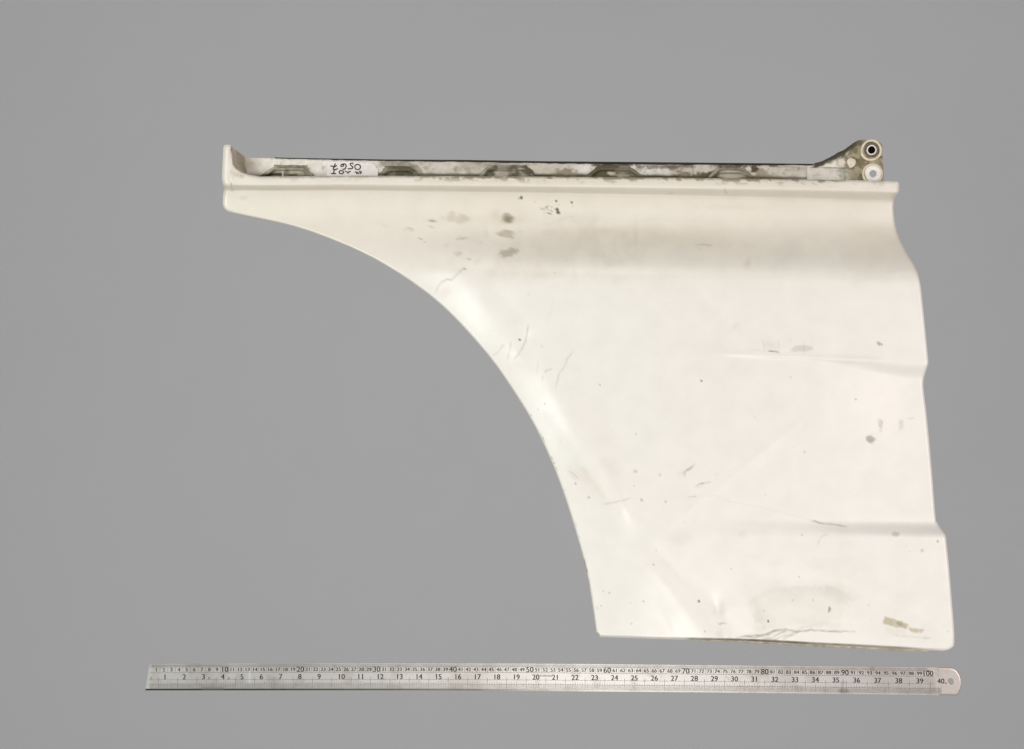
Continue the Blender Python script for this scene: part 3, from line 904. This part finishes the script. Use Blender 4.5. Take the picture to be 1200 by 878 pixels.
def lathe(name, cu, cv, prof, mat, parent, seg=56, tilt=(0, 0)):
    """profile of (radius px, z m) turned round the pixel (cu, cv)"""
    vs, fs = [], []
    m = len(prof)
    for i in range(seg):
        a = 2 * math.pi * i / seg
        for rr, z in prof:
            rr = rr * (1 + .022 * math.sin(2 * a + cu) + .018 * math.sin(3 * a + cv))
            u, v = cu + rr * math.cos(a), cv + rr * math.sin(a)
            vs.append(unproject(u + tilt[0] * (z - BZ) * 1000, v + tilt[1] * (z - BZ) * 1000, z))
    for i in range(seg):
        j = (i + 1) % seg
        for p in range(m - 1):
            fs.append((i * m + p, i * m + p + 1, j * m + p + 1, j * m + p))
    return mesh_obj(name, vs, fs, mat, parent)


b = BZ + .0006
hx, hy = HOLES[0]
up_b = lathe('bushing', hx - .5, hy + .4, [(12.9, b - .002), (12.8, b + .0016), (12.2, b + .0028), (11, b + .003), (10.0, b + .0022), (9.6, b - .001)], M_CREAM, bracket)
up_b['label'] = 'upper bushing with brown rubber ring and dark hole'
lathe('rubber_ring', hx, hy, [(10.2, b - .0006), (8.6, b + .0012), (6.6, b + .001), (5.6, b - .0004)], M_BROWN, up_b)
lathe('sleeve', hx, hy + .1, [(6.1, b - .0006), (5.9, b + .002), (5.3, b + .0028), (4.7, b + .002), (4.3, b - .004), (4.2, b - .018)], M_WHITE, up_b)
lathe('bore', hx, hy, [(4.4, 0.0052), (2.2, 0.005), (0.02, 0.005)], M_DARK, up_b, 32)
hx, hy = HOLES[1]
lo_b = lathe('bushing', hx - 1.0, hy - .2, [(12.8, b - .002), (12.6, b + .0010), (12.0, b + .0020), (10.8, b + .002), (10.0, b + .0012), (9.4, b + .0006)], M_CREAM, bracket)
lo_b['label'] = 'lower cream bushing with white washer and open hole'
lathe('washer', hx - .3, hy - .6, [(9.9, b - .001), (9.7, b + .0022), (9.0, b + .0028), (4.8, b + .0026), (4.0, b + .0018), (3.8, b - .003)], M_WHITE, lo_b)
lathe('sleeve', hx + .2, hy + .4, [(4.0, b + .001), (3.9, b - .006), (3.9, b - .012)], M_PUTTY, lo_b)


def lump(name, cu, cv, ru_, rv_, h, z0, mat, parent, seed):
    vs, fs = [], []
    R_, S_ = 9, 36
    for i in range(R_ + 1):
        t = i / R_
        for j in range(S_):
            a = 2 * math.pi * j / S_
            w = 1 + .08 * math.sin(3 * a + seed) + .05 * math.sin(5 * a + 2 * seed)
            u, v = cu + ru_ * t * w * math.cos(a), cv + rv_ * t * w * math.sin(a)
            vs.append(unproject(u, v, z0 + h * math.sqrt(max(0, 1 - t ** 3.2))))
    for i in range(R_):
        for j in range(S_):
            k_ = (j + 1) % S_
            fs.append((i * S_ + j, (i + 1) * S_ + j, (i + 1) * S_ + k_, i * S_ + k_))
    return mesh_obj(name, vs, fs, mat, parent)


lump('sealant_pad', 986.2, 190.6, 4.6, 4.9, .0016, .0232, M_PUTTY, bracket, 1.0)
lump('sealant_pad', 998.0, 190.8, 5.7, 6.1, .0016, .0243, M_PUTTY, bracket, 2.3)

# ------------------------------------------------------------------ paper label with upside-down handwriting
LZ = RZ + 0.0013
lv, lf = [], []
NLx = 40
for i in range(NLx + 1):
    u = 383 + (443 - 383) * i / NLx
    e = max(0, (u - 434) / 9.0)
    top = np.interp(u, [376, 414, 417, 430, 443], [189.2, 189.6, 190.4, 190.8, 192.0]) + e * e * 7 + .5 * math.sin(u * .9)
    lv += [unproject(u, top, LZ), unproject(u, 212, LZ), unproject(u, top, LZ - .0012), unproject(u, 212, LZ - .0012)]
for i in range(NLx):
    a, b_ = 4 * i, 4 * i + 4
    lf += [(a, a + 1, b_ + 1, b_), (a + 2, a, b_, b_ + 2), (a + 1, a + 3, b_ + 3, b_ + 1)]
lf += [(0, 2, 3, 1), (4 * NLx, 4 * NLx + 1, 4 * NLx + 3, 4 * NLx + 2)]
label = mesh_obj('paper_label', lv, lf, M_LABEL, panel, smooth=False)
label['label'] = 'white paper label with upside-down handwritten numbers'


def ribbon_strokes(name, strokes, z, mat, parent):
    vs, fs = [], []
    for pts, w in strokes:
        p = smooth_poly(pts, max(8, len(pts) * 6))
        d = np.gradient(p, axis=0)
        nrm = np.c_[-d[:, 1], d[:, 0]] / (np.hypot(d[:, 0], d[:, 1])[:, None] + 1e-9)
        b0 = len(vs)
        for q_, n_ in zip(p, nrm):
            vs.append(unproject(*(q_ + n_ * w / 2), z))
            vs.append(unproject(*(q_ - n_ * w / 2), z))
        for i in range(len(p) - 1):
            fs.append((b0 + 2 * i, b0 + 2 * i + 1, b0 + 2 * i + 3, b0 + 2 * i + 2))
    return mesh_obj(name, vs, fs, mat, parent, smooth=False)


def lab(pts):
    return [(370 + x / 15.0, 180 + y / 15.0) for x, y in pts]


def ring(cx, cy, rx, ry):
    return lab([(cx + rx * math.cos(a), cy + ry * math.sin(a)) for a in np.linspace(-1.4, 4.95, 14)])


ribbon_strokes('handwriting', [
    (lab([(345, 172), (330, 215), (308, 265), (318, 282), (355, 280), (388, 262)]), 1.35),
    (lab([(258, 216), (300, 224), (335, 230), (374, 210)]), 1.28),
    (lab([(436, 222), (462, 228), (488, 212), (480, 190), (452, 192), (437, 216)]), 1.28),
    (lab([(470, 184), (512, 184), (534, 212), (524, 252), (496, 280), (470, 272)]), 1.28),
    (lab([(664, 190), (640, 168), (606, 180), (620, 210), (650, 236), (634, 266), (598, 266), (560, 270)]), 1.28),
    (ring(736, 236, 50, 46), 1.28),
    (lab([(326, 284), (318, 318), (316, 352)]), 1.35), (lab([(268, 350), (310, 354), (356, 352)]), 1.35),
    (ring(450, 328, 38, 28), 1.28),
    (lab([(514, 308), (545, 322), (580, 324), (612, 308)]), 1.22), (lab([(580, 324), (568, 340), (566, 356)]), 1.22),
    (lab([(684, 320), (714, 328), (720, 362)]), 1.22), (lab([(722, 345), (742, 332), (750, 364)]), 1.22), (lab([(772, 298), (776, 330), (784, 362)]), 1.22),
    (lab([(798, 306), (800, 330), (792, 350)]), 1.08)], LZ + 0.0003, M_INK, label)

# ------------------------------------------------------------------ folded hem showing below the lower edge
hu = np.linspace(806, 1104, 160)
hv = interp(hu, BOT)
hw = interp(hu, [(806, .4), (850, 1.6), (900, 2.6), (960, 2.8), (1010, 2.6), (1060, 2.8), (1085, 2.0), (1104, .5)])
hu4 = np.stack([hu, hu, hu, hu])
hv4 = np.stack([hv - 3.0, hv - .3 + 0 * hw, hv + hw * .75, hv + hw])
bzh = np.interp(hu, U[NR - 1], Z[NR - 1])
hz4 = np.stack([bzh - .0045, bzh - .0022, bzh - .0024, bzh - .0036])
hk = (CAM_H - hz4) / CAM_H / PXM
closed_plate('hem', (hu4 - 600) * hk, (439 - hv4) * hk, hz4, np.ones(hu4.shape + (4,)), M_HEM, panel, 0.0004)

# ------------------------------------------------------------------ steel ruler
ruler = empty('steel_ruler', 'long worn steel ruler marked in centimetres and inches lying below the panel', 'ruler')
R_TOP = [(160, 778.2), (280, 777.6), (400, 777.3), (520, 777.4), (640, 777.8), (760, 778.9), (880, 780.1), (1000, 781.2), (1130, 782.6)]
R_BOT = [(160, 809.2), (470, 809.1), (590, 809.6), (710, 810.6), (830, 811.6), (950, 812.9), (1130, 815.0)]
RT = smooth_poly(R_TOP, 200)
RB = smooth_poly(R_BOT, 200)
ZR = 0.0012


def rul(x, q):
    """ruler point: x pixel, q 0 at the upper edge .. 1 at the lower edge"""
    t = np.interp(x, RT[:, 0], RT[:, 1])
    b_ = np.interp(x, RB[:, 0], RB[:, 1])
    return t * (1 - q) + b_ * q


nxr, nyr = 800, 26
qs = np.r_[0, .012, np.linspace(.03, .96, nyr - 4), .975, 1.0]
xs = np.linspace(0, 1, nxr)
Xr = (175.0 + qs[:, None] * -4.6) * (1 - xs[None, :]) + 1100.0 * xs[None, :]
Qr = qs[:, None] * np.ones((1, nxr))
Vr = rul(Xr.ravel(), Qr.ravel()).reshape(Xr.shape)


def ruler_wear(Xa, Va, Qa):
    w_ = WearShade(Xa, Va, (0.525, 0.512, 0.51))
    w_.mix(.45 * sstep(.45, .65, fbm(Xa, Va, 40, 701, 2)), (0.38, .355, .345))
    w_.mix(.4 * sstep(.52, .68, fbm(Xa, Va, 14, 705)), (0.36, .335, .31))
    w_.mix((1 - sstep(.07, .12, Qa)) * .30 * vnoise(Xa, Va, 30, 5, 709), (0.30, .28, .26))
    return w_


rwear_shade = ruler_wear(Xr, Vr, Qr)
edge_shadow = interp(Xr.ravel(), [(165, 1), (300, .95), (420, .85), (560, .7), (640, .35), (700, .1), (1100, .05)]).reshape(Xr.shape)
rwear_shade.mix(sstep(.925, .95, Qr) * edge_shadow, (0.02, .016, .014))  # painted shadow line along the ruler's lower edge, fading to the right
rwear_shade.line([(239, 807), (250, 807), (260, 807)], 2.6, .55, (0.22, .2, .2), .1, 0, False)
rwear_shade.line([(175, 780), (220, 780), (262, 780)], 2.0, .35, (0.25, .24, .24), .3, 0, False)
rwear_shade.line([(988, 797), (987, 804), (986, 812)], 1.6, .6, (0.16, .12, .09), .4, .8)
rwear_shade.blob(988, 810, 6, 3.0, .55, col=(0.22, .17, .13))
rwear_shade.blob(941, 783, 3, 2, .35, col=(0.25, .18, .14))
rwear_shade.blob(853, 795, 4, 1.5, .35, ang=20, col=(0.28, .24, .2))
rwear_shade.blob(1022, 784, 3, 2, .35, col=(0.25, .18, .14))
rwear_shade.line([(292.5, 783), (292.5, 801)], 1.0, .6, (0.85, .84, .82), .2)
rwear_shade.line([(985, 783), (1003, 785.5)], 2.4, .3, (0.38, .34, .31), .3)
for x, y in [(177, 795), (245, 795), (268, 795)]:
    rwear_shade.blob(x, y, 1.3, 1.1, .7, col=(0.12, .1, .1))
kk = (CAM_H - ZR) / CAM_H / PXM
Zr = np.full(Xr.shape, ZR)
blade = closed_plate('blade', (Xr - 600) * kk, (439 - Vr) * kk, Zr, rwear_shade.c, M_STEEL, ruler, 0.0002)
# rounded end with the hanging hole: rays from the hole out to the outline
hcx, hcy, hr = 1114.4, 798.9, 3.3
t1, b1 = float(rul(1100.0, 0.0)), float(rul(1100.0, 1.0))
out = [(1100.0, hcy), (1100.0, t1)] + [(float(x), float(rul(x, 0.0))) for x in (1104, 1108, 1112)]
out += [(1115.5, 782.9), (1119.0, 784.4), (1122.2, 787.6), (1124.8, 792.0), (1126.2, 797.5), (1126.3, 803.0), (1125.0, 808.5), (1123.2, 812.6), (1121.2, 814.9)]
out += [(float(x), float(rul(x, 1.0))) for x in (1117, 1110, 1104)] + [(1100.0, b1), (1100.0, hcy)]
od = np.asarray(out)
dd = np.r_[0, np.cumsum(np.hypot(*np.diff(od, axis=0).T))]
NS = 120
ss = np.linspace(0, dd[-1], NS, endpoint=False)
ox_, oy_ = np.interp(ss, dd, od[:, 0]), np.interp(ss, dd, od[:, 1])
ang = np.arctan2(oy_ - hcy, ox_ - hcx)
hx_, hy_ = hcx + hr * np.cos(ang), hcy + hr * np.sin(ang)
lev = np.r_[-0.001, 0, .06, .2, .4, .6, .8, .94, 1.0]
EU = hx_[None] * (1 - lev[:, None]) + ox_[None] * lev[:, None]
EV = hy_[None] * (1 - lev[:, None]) + oy_[None] * lev[:, None]
EZ = np.full(EU.shape, ZR)
EZ[0] = 0.0002
right_side = ox_ > 1100.5
EZ[-1] = np.where(right_side, ZR - .0003, ZR)
EU = np.vstack([EU, EU[-1:]])
EV = np.vstack([EV, EV[-1:]])
EZ = np.vstack([EZ, np.full((1, NS), 0.0002)])
ek = (CAM_H - EZ) / CAM_H / PXM
ewr = ruler_wear(EU, EV, np.full(EU.shape, .5))
ewr.mix(np.full(EU.shape, .5), (0.50, .475, .43))
L_ = len(EU)
idx = np.arange(L_ * NS).reshape(L_, NS)
nxt = np.roll(idx, -1, axis=1)
eq = np.c_[idx[:-1].ravel(), nxt[:-1].ravel(), nxt[1:].ravel(), idx[1:].ravel()]
fast_mesh('end_tab', np.c_[((EU - 600) * ek).ravel(), ((439 - EV) * ek).ravel(), EZ.ravel()], eq[:, ::-1], M_STEEL, ruler, ewr.c.reshape(-1, 4))

# ---- graduations
PZ = ZR + 0.00012
_CM = [(-1, 165.4), (0, 174.2), (10, 263.2), (20, 352.0), (30, 441.3), (40, 530.9), (50, 620.9), (60, 711.6), (70, 803.6), (80, 896.2), (90, 990.2),
       (100, 1087.3), (104, 1126.0)]
_cms = smooth_poly(_CM, 600)


def cmx(c_):
    return float(np.interp(c_, _cms[:, 0], _cms[:, 1]))




def ticks(name, items, mat):
    vs, fs = [], []
    for x, q0, q1, w in items:
        b0 = len(vs)
        for q_ in (q0, q1):
            xx = x - 0.0 * q_
            y = float(rul(xx, q_))
            vs.append(unproject(xx - w / 2, y, PZ))
            vs.append(unproject(xx + w / 2, y, PZ))
        fs.append((b0, b0 + 2, b0 + 3, b0 + 1))
    o = mesh_obj(name, vs, fs, mat, ruler, smooth=False)
    o['kind'] = 'stuff'
    return o


M_PRINT = plain_material('etched_black', (0.012, 0.010, 0.010), 0.7, var=0.5, scale=260)
M_FINE = plain_material('etched_grey', (0.13, 0.115, 0.105), 0.6, var=0.5, scale=120)
it = []
for mm in range(5, 1001):
    x = cmx(mm / 10)
    if x < 176:
        continue
    ln_ = .10 if mm % 10 else .135
    if mm % 10 == 5:
        ln_ = .12
    it.append((x, .035, ln_, .24))
ticks('millimetre_ticks', it, M_FINE)
it = [(cmx(c_ + .5), .14, .33, .32) for c_ in range(1, 100)]
ticks('centimetre_ticks', it, M_FINE)
it = []
for i in range(2, 40 * 32 + 1):
    x = cmx(i * 2.54 / 32)
    if x < 174:
        continue
    if i % 32 == 16:
        it.append((x, .52, .95, .40))
    elif i % 16 == 0:
        it.append((x, .66, .95, .34))
    elif i % 4 == 0:
        it.append((x, .70, .95, .30))
    elif i % 2 == 0:
        it.append((x, .78, .95, .24))
    else:
        it.append((x, .80, .95, .16))
ticks('inch_ticks', it, M_FINE)
# long ruled lines
lv, lf = [], []
for q_, w_, x0, x1 in [(.125, .013, 176, 1090), (.335, .011, 176, 1094), (.60, .010, 176, 1098), (.765, .013, 173, 1102)]:
    xx = np.linspace(x0, x1, 120)
    b0 = len(lv)
    for x in xx:
        lv.append(unproject(x, float(rul(x, q_ - w_ / 2)), PZ - .00004))
        lv.append(unproject(x, float(rul(x, q_ + w_ / 2)), PZ - .00004))
    for i in range(len(xx) - 1):
        lf.append((b0 + 2 * i, b0 + 2 * i + 1, b0 + 2 * i + 3, b0 + 2 * i + 2))
mesh_obj('ruled_lines', lv, lf, M_FINE, ruler, smooth=False)

# ---- numerals: glyph outlines turned into flat mesh print
_glyph = {}


def glyph_mesh(text):
    if text not in _glyph:
        cu = bpy.data.curves.new('glyph', 'FONT')
        cu.body = text
        cu.size = 1.0
        cu.align_x = 'CENTER'
        cu.resolution_u = 3
        ob = bpy.data.objects.new('glyph', cu)
        scene.collection.objects.link(ob)
        me = ob.to_mesh()
        vs = [(v.co.x, v.co.y) for v in me.vertices]
        fs = [tuple(p.vertices) for p in me.polygons]
        ob.to_mesh_clear()
        bpy.data.objects.remove(ob)
        bpy.data.curves.remove(cu)
        _glyph[text] = (vs, fs)
    return _glyph[text]


def numeral(name, text, x, q, size, sx, bold, mat):
    """one printed figure (or word) as a part of the ruler"""
    vs, fs = [], []
    gv, gf = glyph_mesh(text)
    y0 = float(rul(x, q))
    slope = float(rul(x + 5, q) - rul(x - 5, q)) / 10
    for ox2 in (-bold, bold):
        b0 = len(vs)
        for gx, gy in gv:
            px, py = x + gx * size * sx + ox2, y0 - gy * size
            vs.append(unproject(px, py + slope * (px - x), PZ + (0.00002 if ox2 > 0 else 0)))
        fs += [tuple(b0 + i for i in f) for f in gf]
    return mesh_obj(name, vs, fs, mat, ruler, smooth=False)


for c_ in range(1, 101):
    big_ = c_ % 10 == 0
    numeral('centimetre_numeral', str(c_), cmx(c_), .315 if big_ else .29, 8.8 if big_ else 6.0, 1.0 if big_ else 1.05,
            .17 if big_ else .15, M_PRINT)
for i in range(1, 41):
    numeral('inch_numeral', str(i), cmx(i * 2.54) - (3.5 if i < 10 else 0.2), .585, 8.6, 1.0, .17, M_PRINT)
numeral('unit_mark', 'in', 1108.4, .60, 3.6, 1.0, .05, M_PRINT)
numeral('unit_mark', 'cm', 1087.5, .16, 3.4, 1.4, .1, M_PRINT)
numeral('steel_mark', 'STAINLESS', 639.5, .475, 2.6, 1.15, .05, M_PRINT)
